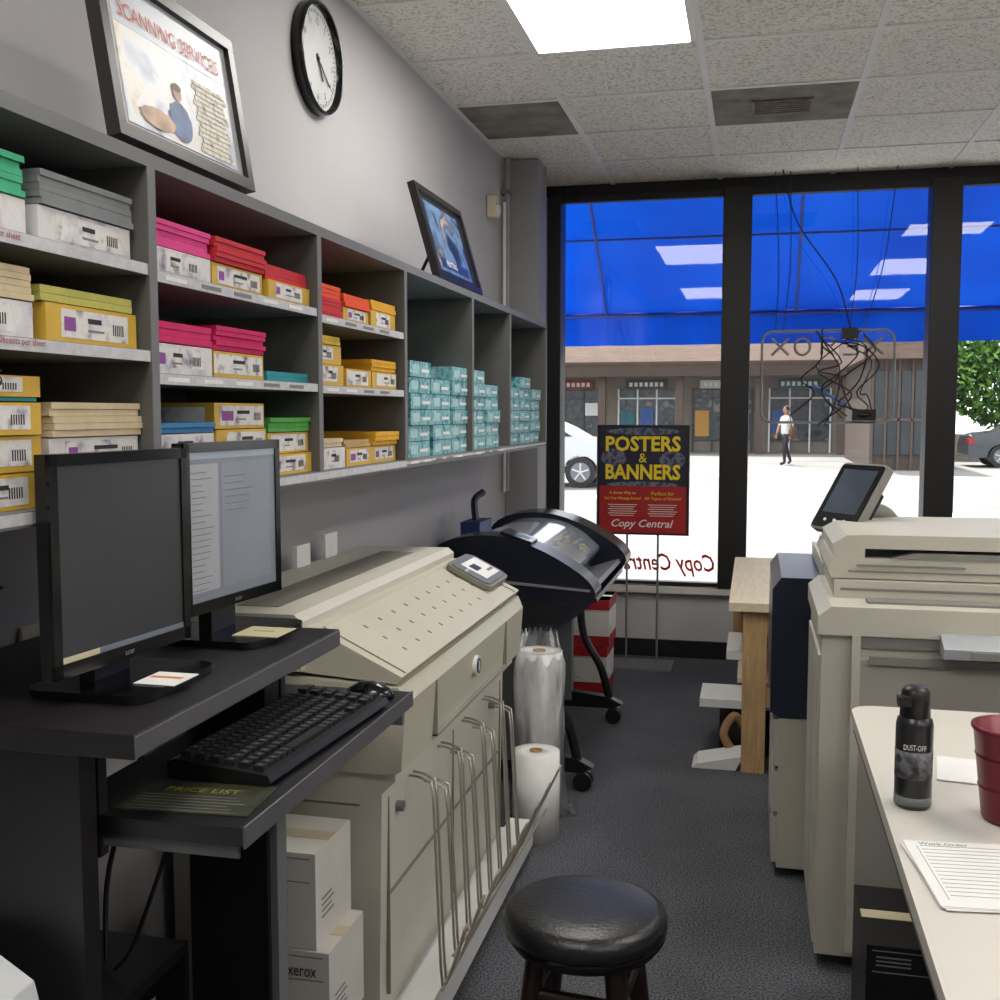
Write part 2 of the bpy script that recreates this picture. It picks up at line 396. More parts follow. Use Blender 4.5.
def car(name,x,y,col,flip=1):
    b=B(name); C=mat(name+'_paint_%d'%col[0],col,.25,metal=.1,var=.02,coat=.5)
    pr=[(0,.35),(.0,.62),(.06,.86),(.35,.95),(.85,1.0),(1.2,1.2),(1.6,1.38),(2.1,1.45),(2.7,1.42),(3.1,1.26),(3.5,1.02),(4.1,.92),(4.36,.78),(4.42,.5),(4.4,.35)]
    arch=[]
    for cx in(3.55,.85):
        for i in range(9):
            t=math.pi*i/8; arch.append((cx+.37*math.cos(t),.28+.37*math.sin(t)))
    pr=pr+[(4.38,.25)]+arch+[(.02,.25)]
    pr=[(x+flip*u,v-.1) for u,v in pr]
    b.prism(pr,'y',y,y+1.7,C)
    win=[(1.02,1.03),(1.3,1.2),(1.65,1.34),(2.1,1.39),(2.65,1.36),(3.0,1.23),(3.25,1.03)]
    win=[(x+flip*u,v-.1) for u,v in win]
    b.prism(win,'y',y-.012,y+1.712,SHOPG)
    b.box(*sorted((x+flip*2.1,x+flip*2.18)),y-.02,y-.005,.9,1.29,C)
    for cx in(.85,3.55):
        for yy in(y-.02,y+1.5):
            b.cyl((x+flip*cx,yy,.21),(x+flip*cx,yy+.22,.21),.31,BLK,seg=32); b.cyl((x+flip*cx,yy-.01,.21),(x+flip*cx,yy+.01,.21),.20,GREY,seg=24)
            for q in range(5):
                t=2*math.pi*q/5+.3; b.cyl((x+flip*cx,yy-.012,.21),(x+flip*cx+.18*math.cos(t),yy-.012,.21+.18*math.sin(t)),.02,LABEL,seg=6)
    b.box(*sorted((x+flip*.0,x+flip*.16)),y-.006,y+.4,.56,.70,RED);b.box(*sorted((x+flip*4.2,x+flip*4.40)),y-.004,y+.4,.52,.64,PAPER)
    b.box(*sorted((x+flip*1.9,x+flip*2.05)),y-.02,y,.68,.71,DGREY); b.box(*sorted((x+flip*2.12,x+flip*2.13)),y-.004,y,.2,.92,DGREY)
    b.done(.03)
car('car',-2.55,21.5,(196,198,200),-1)
car('car.001',5.75,32.0,(60,64,72),1)
def pedestrian(x,y):
    vs=[(0,0,.92),(0,0,1.1),(0,0,1.32),(0,0,1.43),(0,-.01,1.5),
        (.17,0,1.36),(.24,.06,1.1),(.22,.0,.88),(-.17,0,1.36),(-.25,-.06,1.1),(-.24,-.14,.9),
        (.09,0,.86),(.1,-.12,.48),(.1,-.1,.07),(.1,-.26,.03),(-.09,0,.86),(-.1,.1,.48),(-.1,.26,.1),(-.1,.16,.03)]
    es=[(0,1),(1,2),(2,3),(3,4),(2,5),(5,6),(6,7),(2,8),(8,9),(9,10),(0,11),(11,12),(12,13),(13,14),(0,15),(15,16),(16,17),(17,18)]
    rad=[.15,.14,.16,.06,.06,.07,.05,.035,.07,.05,.035,.1,.065,.045,.04,.1,.065,.045,.04]
    me=bpy.data.meshes.new('ped'); me.from_pydata(vs,es,[])
    ob=bpy.data.objects.new('ped',me); sc.collection.objects.link(ob)
    sk=ob.modifiers.new('s','SKIN'); ss=ob.modifiers.new('u','SUBSURF'); ss.levels=2; ss.render_levels=2
    for i,v in enumerate(me.skin_vertices[0].data): v.radius=(rad[i],rad[i]*.8); v.use_root=(i==0)
    dg=bpy.context.evaluated_depsgraph_get(); m2=bpy.data.meshes.new_from_object(ob.evaluated_get(dg))
    SH=mat('shirt_white',(205,202,195),.8); PT=mat('trousers_dark',(40,40,50),.8); SK=mat('skin',(170,120,92),.6); HR=mat('hair_dark',(36,26,20),.6)
    b=B('pedestrian'); M=Matrix.Translation((x,y,-.1))@Matrix.Rotation(math.radians(-55),4,'Z')
    for p in m2.polygons:
        z=p.center.z; m=SH if z>.9 else PT
        if z>1.44: m=SK
        if abs(p.center.x)>.17 and z<1.15: m=SK
        if z<.07: m=BLK
        b.faces([m2.vertices[k].co for k in p.vertices],[tuple(range(len(p.vertices)))],m,M,True)
    b.sphere((0,-.01,1.58),(.075,.09,.115),SK,M); b.sphere((0,.015,1.61),(.085,.095,.11),HR,M)
    b.cyl((0,-.1,1.585),(0,-.12,1.565),.012,SK,seg=8,M=M)
    for sx in(-1,1):
        b.sphere((sx*.03,-.092,1.6),(.01,.008,.006),BLK,M,8,6); b.sphere((sx*.078,0,1.58),(.012,.02,.03),SK,M,8,6)
    b.box(-.025,.025,-.1,-.09,1.53,1.54,RED,M)
    for hx,hy,hz in((.22,-.01,.86),(-.24,-.15,.88)):
        b.sphere((hx,hy,hz-.03),(.018,.035,.045),SK,M,8,6)
        for k in range(4): b.tube([(hx,hy-.03+.018*k,hz-.06),(hx,hy-.035+.018*k,hz-.1),(hx*.97,hy-.04+.018*k,hz-.125+.006*abs(k-1.5))],.008,SK,6,2,M)
        b.tube([(hx,hy-.03,hz-.02),(hx,hy-.06,hz-.05),(hx,hy-.065,hz-.08)],.009,SK,6,2,M)
    b.sphere((.3,.02,.95),(.07,.14,.16),mat('shoulder_bag_brown',(90,64,50),.6),M); b.tube([(.28,0,1.05),(.2,-.02,1.4),(.1,.02,1.46)],.012,BLK,6,4,M)
    b.done(recalc=False)
    bpy.data.objects.remove(ob)
pedestrian(.88,32.5)

# ---------- shelf unit ----------
SX=-.94; ZT=1.81; ZB=1.27
divs=[.62,1.575,2.255,2.86,3.59,4.17,4.92]
b=B('shelving_unit')
b.box(XL+.001,SX,divs[0],divs[-1],ZT-.022,ZT,SHELF); b.box(XL+.001,SX,divs[0],divs[-1],ZB-.022,ZB,SHELF)
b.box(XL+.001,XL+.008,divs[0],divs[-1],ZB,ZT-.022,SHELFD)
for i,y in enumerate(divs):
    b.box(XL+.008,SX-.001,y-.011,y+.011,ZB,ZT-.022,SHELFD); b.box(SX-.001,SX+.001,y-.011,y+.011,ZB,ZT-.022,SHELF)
sh={0:[1.50,1.637],1:[1.465,1.63],2:[1.463,1.62]}
for i,zz in sh.items():
    for z in zz:
        b.box(XL+.008,SX-.004,divs[i]+.011,divs[i+1]-.011,z-.018,z,SHELF); b.box(SX-.004,SX-.002,divs[i]+.011,divs[i+1]-.011,z-.018,z-.001,LABEL)
b.box(SX-.001,SX+.001,divs[0],divs[3],ZB-.018,ZB-.002,LABEL)
b.box(SX-.001,SX+.001,divs[3],divs[-1],ZB-.012,ZB-.005,LABEL)
for i,zz in list(sh.items())+[(3,[ZB]),(4,[ZB])]:
    for z in zz:
        y=divs[i]+.04
        while y<divs[i+1]-.1:
            if not(i==0 and z!=ZB): b.box(SX-.002,SX-.0012+(.003 if z==ZB else 0),y,y+.07,z-.013,z-.006,INKG if random.random()<.5 else PAPER)
            y+=.12
b.text('Bristol 67lb .06cents per sheet',(SX-.0012,1.14,1.487),(0,1,0),(0,0,1),.012,RED,ext=.0005)
b.text('8.5x11 .06cents per sheet',(SX-.0012,1.12,1.6225),(0,1,0),(0,0,1),.012,RED,ext=.0005)
b.done(.0015,1)

def rm(c,nm): return mat('paper_'+nm,c,.75,var=.08,scale=40)
C_={'green':(66,176,130),'grey':(128,132,134),'cream':(208,190,156),'lime':(190,186,96),'yel':(222,188,66),'pink':(222,64,140),'mag':(206,30,100),'red':(196,36,50),'orange':(226,78,34),'salmon':(222,130,122),'blue':(60,126,180),'teal':(40,144,154),'gold':(222,166,40),'lgreen':(76,160,66),'tan':(184,156,108)}
WR=mat('ream_wrap_yellow',(212,172,60),.5,var=.06,scale=30)
WRW=multimat('ream_wrap_white',[(150,130,170),(205,200,206),(222,220,218),(214,212,210),(190,184,200)],scale=16,rough=.5)
LABM=multimat('ream_label_print',[(120,110,130),(205,200,206),(226,224,220),(222,220,214),(150,146,150)],scale=26,rough=.6,detail=3)
TEALP=multimat('ream_teal_print',[(36,110,130),(60,146,156),(150,196,200),(70,150,160),(204,222,222)],scale=30,rough=.5,detail=3)
def stack(b,y0,w,z0,spec,x1=SX-.02):
    z=z0+.001; D=.27
    for kind,c,h in spec:
        j=random.uniform(-.004,.004); xo=random.uniform(-.006,.004)
        xa,xb,ya,yb=x1-D+xo,x1+xo,y0+.004+j,y0+w-.004+j
        m=rm(C_[c],c) if kind!='wrap' else None
        if kind=='open':
            n=max(1,int(h/.009)); hh=h/n
            for k in range(n):
                q=random.uniform(-.003,.003); b.box(xa+q,xb+q,ya+q,yb+q,z+k*hh,z+(k+1)*hh-.0006,m)
        elif kind=='wrap':
            wmat={'yel':WR,'white':WRW}.get(c) or rm(C_[c],c)
            b.box(xa,xb,ya,yb,z,z+h-.002,wmat)
            lo=random.uniform(.1,.22); l0=ya+random.uniform(.0,.04); l1=yb-random.uniform(0,.05)
            b.box(xb,xb+.0006,l0,l1,z+h*lo,z+h*.86,LABM)
            lw=l1-l0; v=random.random()
            if v<.6: b.box(xb+.0006,xb+.0012,l0+lw*.04,l0+lw*random.uniform(.14,.3),z+h*.3,z+h*.66,PURP)
            b.box(xb+.0006,xb+.0012,l0+lw*.38,l0+lw*random.uniform(.55,.72),z+h*.55,z+h*.68,INK)
            b.box(xb+.0006,xb+.0012,l0+lw*.38,l0+lw*random.uniform(.5,.7),z+h*.32,z+h*.38,INKG)
            for q in range(6): b.box(xb+.0006,xb+.0012,l1-.04+q*.005,l1-.038+q*.005,z+h*.3,z+h*.6,INK)
            b.box(xa+.03,xb-.02,ya-.0006,ya,z+h*.2,z+h*.8,LABM); b.box(xa+.09,xb-.12,ya-.0012,ya-.0006,z+h*.35,z+h*.6,PURP)
        elif kind=='teal':
            b.box(xa,xb,ya,yb,z,z+h-.002,TEALP)
            b.box(xb,xb+.0006,ya+.02,ya+w*.4,z+h*.2,z+h*.75,mat('ream_paleblue',(176,208,212),.6,var=.1,scale=60)); b.box(xb+.0006,xb+.0012,ya+w*.5,yb-.02,z+h*.3,z+h*.5,PAPER)
            b.box(xa+.06,xb-.06,ya-.0006,ya,z+h*.2,z+h*.8,mat('ream_paleblue',(176,208,212),.6))
        z+=h
W=.213
b=B('paper_ream_stack'); z0,z1=1.50,1.637
for y in(.64,.85): stack(b,y,W,z1,[('wrap','white',.05),('open','salmon',.03)]); stack(b,y,W,z0,[('wrap','white',.05),('open','blue',.03)]); stack(b,y,W,ZB,[('wrap','yel',.05)]*3)
stack(b,1.085,W,z1,[('wrap','white',.05),('open','green',.055)])
stack(b,1.32,W+.02,z1,[('wrap','white',.05),('open','grey',.048)])
stack(b,1.09,W,z0,[('wrap','white',.05),('open','cream',.045)])
stack(b,1.32,W+.02,z0,[('wrap','yel',.055),('open','lime',.022)])
stack(b,1.10,W,ZB,[('wrap','yel',.05),('wrap','yel',.05),('wrap','yel',.045),('open','teal',.006),('wrap','yel',.03)])
stack(b,1.33,W+.02,ZB,[('wrap','yel',.05),('wrap','white',.045),('open','cream',.05)])
b.text('21855',(SX-.0165,1.15,1.435),(0,1,0),(0,0,1),.022,INK,ext=.004);b.text('65 LB',(SX-.0165,1.15,1.335),(0,1,0),(0,0,1),.02,INK,ext=.004)
b.done()
b=B('paper_ream_stack'); z0,z1=1.465,1.63
stack(b,1.59,W,z1,[('wrap','white',.045),('open','pink',.045)]); stack(b,1.81,W,z1,[('wrap','yel',.045),('open','red',.045)]); stack(b,2.03,W,z1,[('wrap','yel',.04),('open','red',.03)])
stack(b,1.59,W,z0,[('wrap','white',.052),('open','mag',.035)]); stack(b,1.81,W,z0,[('wrap','yel',.05),('open','mag',.045)]); stack(b,2.03,W,z0,[('open','teal',.02)])
stack(b,1.59,W,ZB,[('wrap','white',.05),('wrap','white',.045),('open','blue',.018)]); stack(b,1.81,W,ZB,[('wrap','yel',.05),('wrap','yel',.05),('wrap','yel',.05)]); stack(b,2.03,W,ZB,[('wrap','yel',.045),('wrap','yel',.045),('open','lgreen',.03)])
b.done()
b=B('paper_ream_stack'); z0,z1=1.463,1.62
stack(b,2.27,.17,z1,[('open','red',.045),('open','orange',.03)]); stack(b,2.45,.18,z1,[('wrap','yel',.035),('open','orange',.03)]); stack(b,2.64,.2,z1,[('wrap','yel',.045),('open','gold',.025)])
stack(b,2.27,.17,z0,[('wrap','yel',.05),('wrap','yel',.045),('open','yel',.02)]); stack(b,2.45,.18,z0,[('wrap','yel',.045)]); stack(b,2.64,.2,z0,[('wrap','yel',.045),('open','gold',.03)])
stack(b,2.27,.17,ZB,[('wrap','white',.05),('open','cream',.02)]); stack(b,2.45,.18,ZB,[('wrap','yel',.045),('open','tan',.018)]); stack(b,2.64,.2,ZB,[('wrap','yel',.045),('open','gold',.035)])
b.done()
for y0,nn in((2.95,(6,5,6)),(3.63,(6,5)),(4.22,(5,6,5))):
    b=B('paper_ream_stack')
    for k,n in enumerate(nn):
        stack(b,y0+k*.222,W,ZB,[('teal','teal',.047)]*n)
    b.done()

def frame(name,y0,y1,zb,h,xb,xt,yt,back):
    b=B(name); w=y1-y0
    M=basis((xb,y0,zb),(0,1,0),(xt-xb,yt,h))
    F=mat('frame_dark_wood',(30,26,25),.35)
    H=math.hypot(h,xt-xb); t=.022
    b.box(0,w,0,t,-.012,.012,F,M);b.box(0,w,H-t,H,-.012,.012,F,M);b.box(0,t,t,H-t,-.012,.012,F,M);b.box(w-t,w,t,H-t,-.012,.012,F,M)
    b.box(t,w-t,t,H-t,-.008,.002,back,M)
    b.box(w*.5-.02,w*.5+.02,H*.0+.01,H*.7,-.022,-.0125,F,M)
    o=M@Vector((w*.5,H*.62,-.02)); b.cyl(o,(o.x-.09,o.y,zb+.004),.006,F,seg=6)
    return b,M,w,H
def blob(b,M,cx,cy,rx,ry,m,z=.0048):
    n=24; b.faces([(cx+rx*math.cos(2*math.pi*i/n)*(1+.12*math.sin(3*i)),cy+ry*math.sin(2*math.pi*i/n),z) for i in range(n)],[tuple(range(n))],m,M)
b,M,w,H=frame('framed_poster',1.50,1.955,1.822,.285,-.955,-1.0,0.0,mat('poster_mat',(188,192,196),.35))
PH=multimat('poster_photo',[(120,132,160),(176,186,206),(214,218,226),(226,222,214),(196,176,150)],scale=11,rough=.35,detail=3,dist=.6)
b.box(w*.1,w*.9,H*.11,H*.89,.002,.0035,PH,M); b.box(w*.1,w*.9,H*.66,H*.89,.0035,.004,mat('poster_sky',(196,202,214),.35,var=.1,scale=9),M)
BK=multimat('poster_books',[(150,134,110),(214,206,186),(232,228,216),(190,180,160)],scale=60,rough=.5,detail=2)
for k in range(14): b.box(w*(.60+.012*(k%3)),w*(.88-.012*(k%4)),H*(.13+.032*k),H*(.158+.032*k),.0042,.0048,BK,M)
blob(b,M,w*.47,H*.25,w*.08,H*.12,mat('poster_blue',(86,112,156),.5,var=.4,scale=30))
blob(b,M,w*.47,H*.42,w*.03,H*.045,mat('poster_face',(196,150,126),.5),.0052); blob(b,M,w*.47,H*.455,w*.032,H*.025,mat('poster_hair',(90,60,44),.5),.0056)
blob(b,M,w*.3,H*.2,w*.12,H*.06,mat('poster_cream',(204,170,140),.5,var=.3,scale=30),.005)
rr=(M@Vector((1,0,0)))-(M@Vector((0,0,0))); uu=(M@Vector((0,1,0)))-(M@Vector((0,0,0)))
b.text('SCANNING SERVICES',M@Vector((.06,H*.70,.0052)),rr,uu,.026,mat('poster_orange_text',(206,84,38),.5),width=w*.72)
b.done(.0015,1)
b,M,w,H=frame('framed_poster',3.28,3.83,1.822,.3,-.975,-1.06,0,mat('poster2_mat',(30,34,46),.3))
PH2=multimat('poster2_photo',[(16,24,44),(40,66,110),(110,140,176),(70,80,110),(190,170,150)],scale=8,rough=.3,detail=3,dist=.8)
b.box(w*.14,w*.86,H*.12,H*.86,.002,.0035,PH2,M); b.box(w*.2,w*.8,H*.16,H*.26,.0045,.005,mat('poster2_blue',(30,52,106),.4),M)
b.text('PRINTING',M@Vector((w*.28,H*.18,.0054)),rr,uu,.02,PAPER)
b.done(.0015,1)
b=B('wall_clock'); c=(XL+.001,3.02,2.425)
M=basis(c,(0,1,0),(0,0,1))
R=.157
b.lathe([(0,.012),(R-.010,.012),(R-.010,.032),(R-.005,.036),(R,.028),(R,0),(0,0)],(0,0,0),BLKG,48,M)
b.cyl((0,0,.0125),(0,0,.0135),R-.011,mat('clock_face',(204,207,206),.4),seg=48,M=M)
for k in range(60):
    a=2*math.pi*k/60; l=.010 if k%5 else .016
    r=R-.022
    Mk=M@Matrix.Rotation(-a,4,'Z'); b.box(-.001,.001,r-l,r,.0136,.0145,INK,Mk)
for k in range(1,13):
    a=2*math.pi*k/12; p=M@Vector((math.sin(a)*.106,math.cos(a)*.106-.009,.0137)); b.text(str(k),p,(0,1,0),(0,0,1),.018,INK,align='CENTER')
for a,l,wd in((150,.065,.003),(125,.1,.002)):
    Mk=M@Matrix.Rotation(-math.radians(a),4,'Z'); b.box(-wd,wd,-.015,l,.016,.018,BLK,Mk)
b.cyl((0,0,.0136),(0,0,.02),.006,BLK,M=M)
b.done()
b=B('motion_sensor'); b.box(XL+.001,XL+.05,5.1,5.17,2.33,2.44,mat('sensor_beige',(206,196,170),.5)); b.sphere((XL+.05,5.135,2.37),(.015,.025,.03),WHITE); b.done(.008)
b=B('wall_outlet'); b.box(XL+.001,XL+.008,1.65,1.73,.9,1.02,mat('outlet_plate',(212,202,182),.5)); 
for z in(.935,.985):
    b.box(XL+.008,XL+.01,1.675,1.705,z-.012,z+.014,WHITE); b.box(XL+.01,XL+.0105,1.682,1.685,z-.005,z+.008,INK); b.box(XL+.01,XL+.0105,1.694,1.697,z-.005,z+.008,INK)
b.done(.002)

# ---------- desk ----------
b=B('computer_desk')
b.box(-1.25,-.745,1.176,1.86,.968,1.0,DESK); b.box(-.7455,-.743,1.176,1.86,.97,.998,DESKE)
b.box(-.93,-.64,1.255,1.97,.835,.86,DESK); b.box(-.6405,-.637,1.255,1.97,.832,.862,DESKE)
b.box(-1.22,-.84,1.2,1.235,0,.968,DESK); b.box(-1.2,-.85,1.235,1.26,0,.06,DESK)
b.box(-.995,-.84,1.74,1.80,0,.968,DESK); b.box(-.84,-.825,1.75,1.79,0,.84,GREY)
b.box(-1.22,-1.19,1.235,1.74,.1,.18,DESK)
b.box(-1.25,-.84,1.2,1.84,.10,.13,DESK)
b.box(-.90,-.65,1.262,1.268,.815,.835,DESKE); b.box(-.9,-.65,1.94,1.955,.8,.835,GREY)
b.box(-.9,-.85,1.255,1.275,.8,.968,DESK); b.box(-.9,-.85,1.83,1.85,.8,.968,DESK)
b.tube([(-1.1,1.3,.99),(-1.2,1.32,.8),(-1.24,1.4,.5),(-1.2,1.45,.45)],.004,BLK); b.tube([(-1.24,1.7,.93),(-1.2,1.66,.85),(-1.22,1.6,.6),(-1.18,1.55,.45)],.004,BLK)
b.tube([(-1.05,1.25,1.02),(-1.1,1.2,1.01),(-1.2,1.28,1.05),(-1.26,1.6,1.1)],.003,BLK); b.tube([(-1.05,1.7,.82),(-1.1,1.65,.6),(-1.08,1.6,.45)],.005,BLK)
b.tube([(-.95,1.68,.83),(-.97,1.66,.7),(-1.02,1.6,.5),(-1.05,1.58,.45)],.004,BLK)
b.done(.003)
SCR1=mat('screen_dark',(56,58,62),.25,var=.15,scale=2,emit=.06)
SCR2=mat('screen_light',(116,122,130),.3,var=.06,emit=.15)
def monitor(name,x0,y0,x1,y1,zb,zt,screen):
    b=B(name); wv=Vector((x1-x0,y1-y0,0)); w=wv.length
    M=basis((x0,y0,zb),wv,(0,0,1)); h=zt-zb; t=.016
    b.box(0,w,0,h,-.018,0,BLK,M); b.box(w*.15,w*.85,h*.12,h*.55,-.042,-.018,BLK,M)
    for q in((0,w,0,t+.004),(0,w,h-t,h),(0,t,0,h),(w-t,w,0,h)): b.box(*q,0,.006,BLKG,M)
    if screen==0:
        b.box(t,w-t,t+.004,h-t,0,.003,SCR1,M); b.box(t,w-t,t+.004,t+.012,.003,.0035,mat('taskbar',(100,108,118),.3,emit=.15),M); b.box(t,w*.3,t+.004,t+.012,.0035,.004,mat('taskbar2',(180,170,140),.3,emit=.2),M)
    else:
        b.box(t,w-t,t+.004,h-t,0,.003,SCR2,M); b.box(t,w-t,h-t-.012,h-t,.003,.0035,mat('titlebar',(140,150,160),.3,emit=.2),M)
        b.box(t,w*.33,t+.02,h-t-.02,.003,.0035,mat('listpane',(146,148,152),.3,emit=.2),M); b.box(w*.36,w-t-.02,t+.02,h-t-.02,.003,.0035,mat('docpane',(124,130,138),.3,emit=.15),M)
        for k in range(22): b.box(t+.006,t+.006+random.uniform(.03,.07),h-t-.035-k*.0105,h-t-.0335-k*.0105,.0035,.004,GREY,M)
        for k in range(6): b.box(w*.4,w*.4+random.uniform(.05,.1),h-t-.045-k*.012,h-t-.0435-k*.012,.0035,.004,GREY,M)
    b.text('acer',M@Vector((w*.5,.006,.0065)),M.to_3x3()@Vector((1,0,0)),M.to_3x3()@Vector((0,1,0)),.006,INKG,align='CENTER')
    c=M@Vector((w*.5,0,-.03)); cx,cy=c.x,c.y
    b.box(cx-.02,cx+.005,cy-.045,cy+.045,1.012,zb+.08,BLK)
    b.prism(rrect(cx-.07,cx+.12,cy-.11,cy+.11,.03),'z',1.001,1.013,BLKG)
    return b
b=monitor('computer_monitor',-.912,1.25,-.884,1.558,1.04,1.345,0)
b.box(-.86,-.795,1.36,1.43,1.0135,1.015,PAPER,None); b.box(-.855,-.805,1.395,1.405,1.0151,1.0155,mat('orange_note',(220,130,50),.5)); b.done(.002)
b=monitor('computer_monitor',-.916,1.605,-.89,1.915,1.06,1.35,1)
b.box(-.88,-.795,1.70,1.78,1.0135,1.015,mat('yellow_note',(196,188,150),.7)); b.box(-.86,-.82,1.74,1.745,1.0151,1.0155,INKG); b.done(.002)
b=B('keyboard')
M=Matrix.Translation((-.742,1.63,.861))@Matrix.Rotation(math.radians(-3),4,'Z')
b.prism([(-.085,.0),(.075,0),(.085,.008),(.08,.018),(-.07,.03),(-.085,.025)],'y',-.225,.225,BLK,M)
for r in range(6):
    x=-.062+r*.024; z=.03-(r)*.0021
    y=-.212
    while y<.205:
        wk=.019
        if r==5 and -.13<y<-.06: wk=.11
        if not(.08<y<.09 or .142<y<.15):
            b.box(x-.0085,x+.0085,y,y+wk-.003,z-.004,z+.0075,KEY,M)
            if wk<.05: b.box(x-.003,x+.003,y+.006,y+.009,z+.0075,z+.0077,INKG,M)
        y+=wk
b.done(.002,1)
b=B('computer_mouse'); b.lathe([(0,.030),(.02,.028),(.04,.018),(.05,.006),(.048,0),(0,0)],(-.705,0,.8615),BLKG,28,Matrix.Translation((0,1.91,0))@Matrix.Diagonal((1,.62,1,1))); b.box(-.695,-.675,1.908,1.912,.885,.891,GREY); b.done()
b=B('price_list_flyer'); M=Matrix.Translation((-.745,1.335,.8605))@Matrix.Rotation(math.radians(4),4,'Z')
b.box(-.10,.09,-.05,.065,0,.002,multimat('flyer_dark',[(20,24,22),(44,52,40),(60,60,40),(26,30,30)],scale=30),M); 
b.text('PRICE LIST',(-.81,1.355,.8628),(1,.05,0),(-.05,1,0),.016,mat('flyer_olive',(150,150,56),.5),width=.11)
for k in range(6): b.box(-.09,.07-.01*(k%3),-.045+.011*k,-.044+.011*k,.002,.0025,INKG,M)
b.done()
b=B('computer_tower'); b.box(-1.17,-.99,1.40,1.72,.131,.44,BLK); b.box(-.99,-.986,1.42,1.70,.15,.42,BLKG); b.box(-.986,-.9855,1.5,1.6,.38,.4,GREY); b.done(.006)
b=B('office_printer')
b.prism([(-1.22,0),(-.86,0),(-.86,.60),(-.88,.68),(-.94,.715),(-1.22,.715)],'y',.72,1.15,mat('printer_white',(214,217,218),.4)); b.box(-.86,-.855,.78,1.08,.1,.3,GREY); b.box(-.86,-.85,.78,1.08,.42,.5,BLK); b.done(.012)

# ---------- wide-format beige printer ----------
b=B('wide_format_printer')
Y0,Y1=2.08,3.24
b.prism([(-1.24,.09),(-.76,.09),(-.75,.60),(-.72,.63),(-.72,.645),(-1.24,.645)],'y',Y0+.02,Y1-.02,BEIGE2)
b.prism([(-1.24,.65),(-.715,.65),(-.70,.66),(-.69,.80),(-.705,.835),(-1.24,.86)],'y',Y0,Y1,BEIGE)
b.prism([(-1.0,.86),(-.71,.84),(-.70,.855),(-.885,.945),(-.90,.948),(-1.0,.945)],'y',Y0+.01,Y1-.01,BEIGE)
b.prism([(-1.235,.86),(-.915,.86),(-.912,.965),(-.93,.98),(-1.22,.978),(-1.235,.965)],'y',Y0-.01,Y1+.0,BEIGE2)
for y in(2.12,3.18): b.prism([(-.703,.857),(-.885,.9465),(-.885,.948),(-.703,.859)],'y',y,y+.005,BEIGED)
for i in range(9):
    for k in range(3):
        y=2.25+i*.095; t=.22+.25*k; x=-.703-.182*t; z=.8565+.09*t; b.prism([(x,z),(x-.010,z+.005),(x-.010,z+.0058),(x,z+.0008)],'y',y,y+.008,BEIGED)
b.box(-1.1,-1.0,2.15,3.1,.978,.981,BEIGED); 
b.box(-.7,-.686,2.30,3.0,.67,.675,BEIGED); b.box(-.7,-.687,2.30,2.304,.67,.80,BEIGED); b.box(-.7,-.687,3.0,3.004,.67,.80,BEIGED)
b.cyl((-.70,2.66,.75),(-.683,2.66,.75),.026,WHITE,seg=24); b.cyl((-.69,2.66,.75),(-.681,2.66,.75),.02,NAVY,seg=24); b.box(-.682,-.680,2.655,2.665,.737,.763,WHITE)
for z in(.36,): b.box(-.757,-.7495,Y0+.06,Y1-.06,z,z+.005,BEIGED)
for y in(Y0+.06,2.65,Y1-.06): b.box(-.757,-.7485,y,y+.005,.14,.58,BEIGED)
for y in(2.2,3.05): b.cyl((-.755,y,.54),(-.735,y,.54),.012,GREY)
b.box(-1.02,-1.017,Y0+.0195,Y0+.021,.1,.6,BEIGED); b.box(-1.2,-.8,Y0+.0195,Y0+.021,.57,.575,BEIGED)
b.box(-.98,-.80,Y0-.002,Y0+.001,.7,.8,BEIGED)
b.box(-1.24,-.70,Y0+.02,Y1+.02,.02,.085,WHITE); b.box(-.74,-.665,Y0-.02,Y1+.04,.03,.11,WHITE)
for y in(Y0+.1,Y1-.1):
    for x in(-1.15,-.8): b.cyl((x,y,0),(x,y,.03),.025,BLK)
M=basis((-.79,3.02,.905),(0,1,0),(-1,0,.5))
b.prism(rrect(-.0,.25,-.05,.10,.03),'z',-.002,.012,BEIGED,M); b.prism(rrect(.01,.24,-.04,.09,.025),'z',.012,.016,GREY,M); b.box(.06,.22,-.02,.07,.016,.0175,PAPER,M); b.box(.08,.14,.02,.05,.0175,.018,DGREY,M); b.box(.15,.21,.0,.01,.0175,.018,INKG,M)
b.prism([(-.90,.86),(-.74,.84),(-.74,.86),(-.9,.93)],'y',Y1-.01,Y1+.025,DGREY)
for k in range(3): b.cyl((.02+.015*k,.04,.016),(.02+.015*k,.04,.019),.005,WHITE,M=M,seg=10)
for k,y in enumerate((2.5,2.7,2.9)): b.box(-1.215,-1.2,y,y+.09,.98,1.03+.01*k,PAPER)
for i in range(8):
    y=2.22+i*.112; f=i/7
    ox=-.615+.075*f; oz=.24+.12*f
    for dy in(0,.028):
        yy=y+dy
        b.tube([(-.745,yy+.05,.585-.05*(i%2)),(-.70,yy+.05,.575-.05*(i%2)),(-.685,yy+.04,.53-.05*(i%2)),(-.658,yy,.17),(-.650,yy,.135),(-.640,yy+.005,.15),(ox,yy+.04,oz)],.0032,CHROME,6,2)
    b.tube([(ox,y+.04,oz),(ox+.004,y+.054,oz+.01),(ox,y+.068,oz)],.0032,CHROME,6,3)
b.tube([(-.650,2.2,.13),(-.648,2.6,.13),(-.645,3.06,.13)],.004,CHROME,6,1)
b.tube([(-.635,2.24,.19),(-.61,2.65,.20),(-.585,3.09,.22)],.004,CHROME,6,1)
b.done(.004)

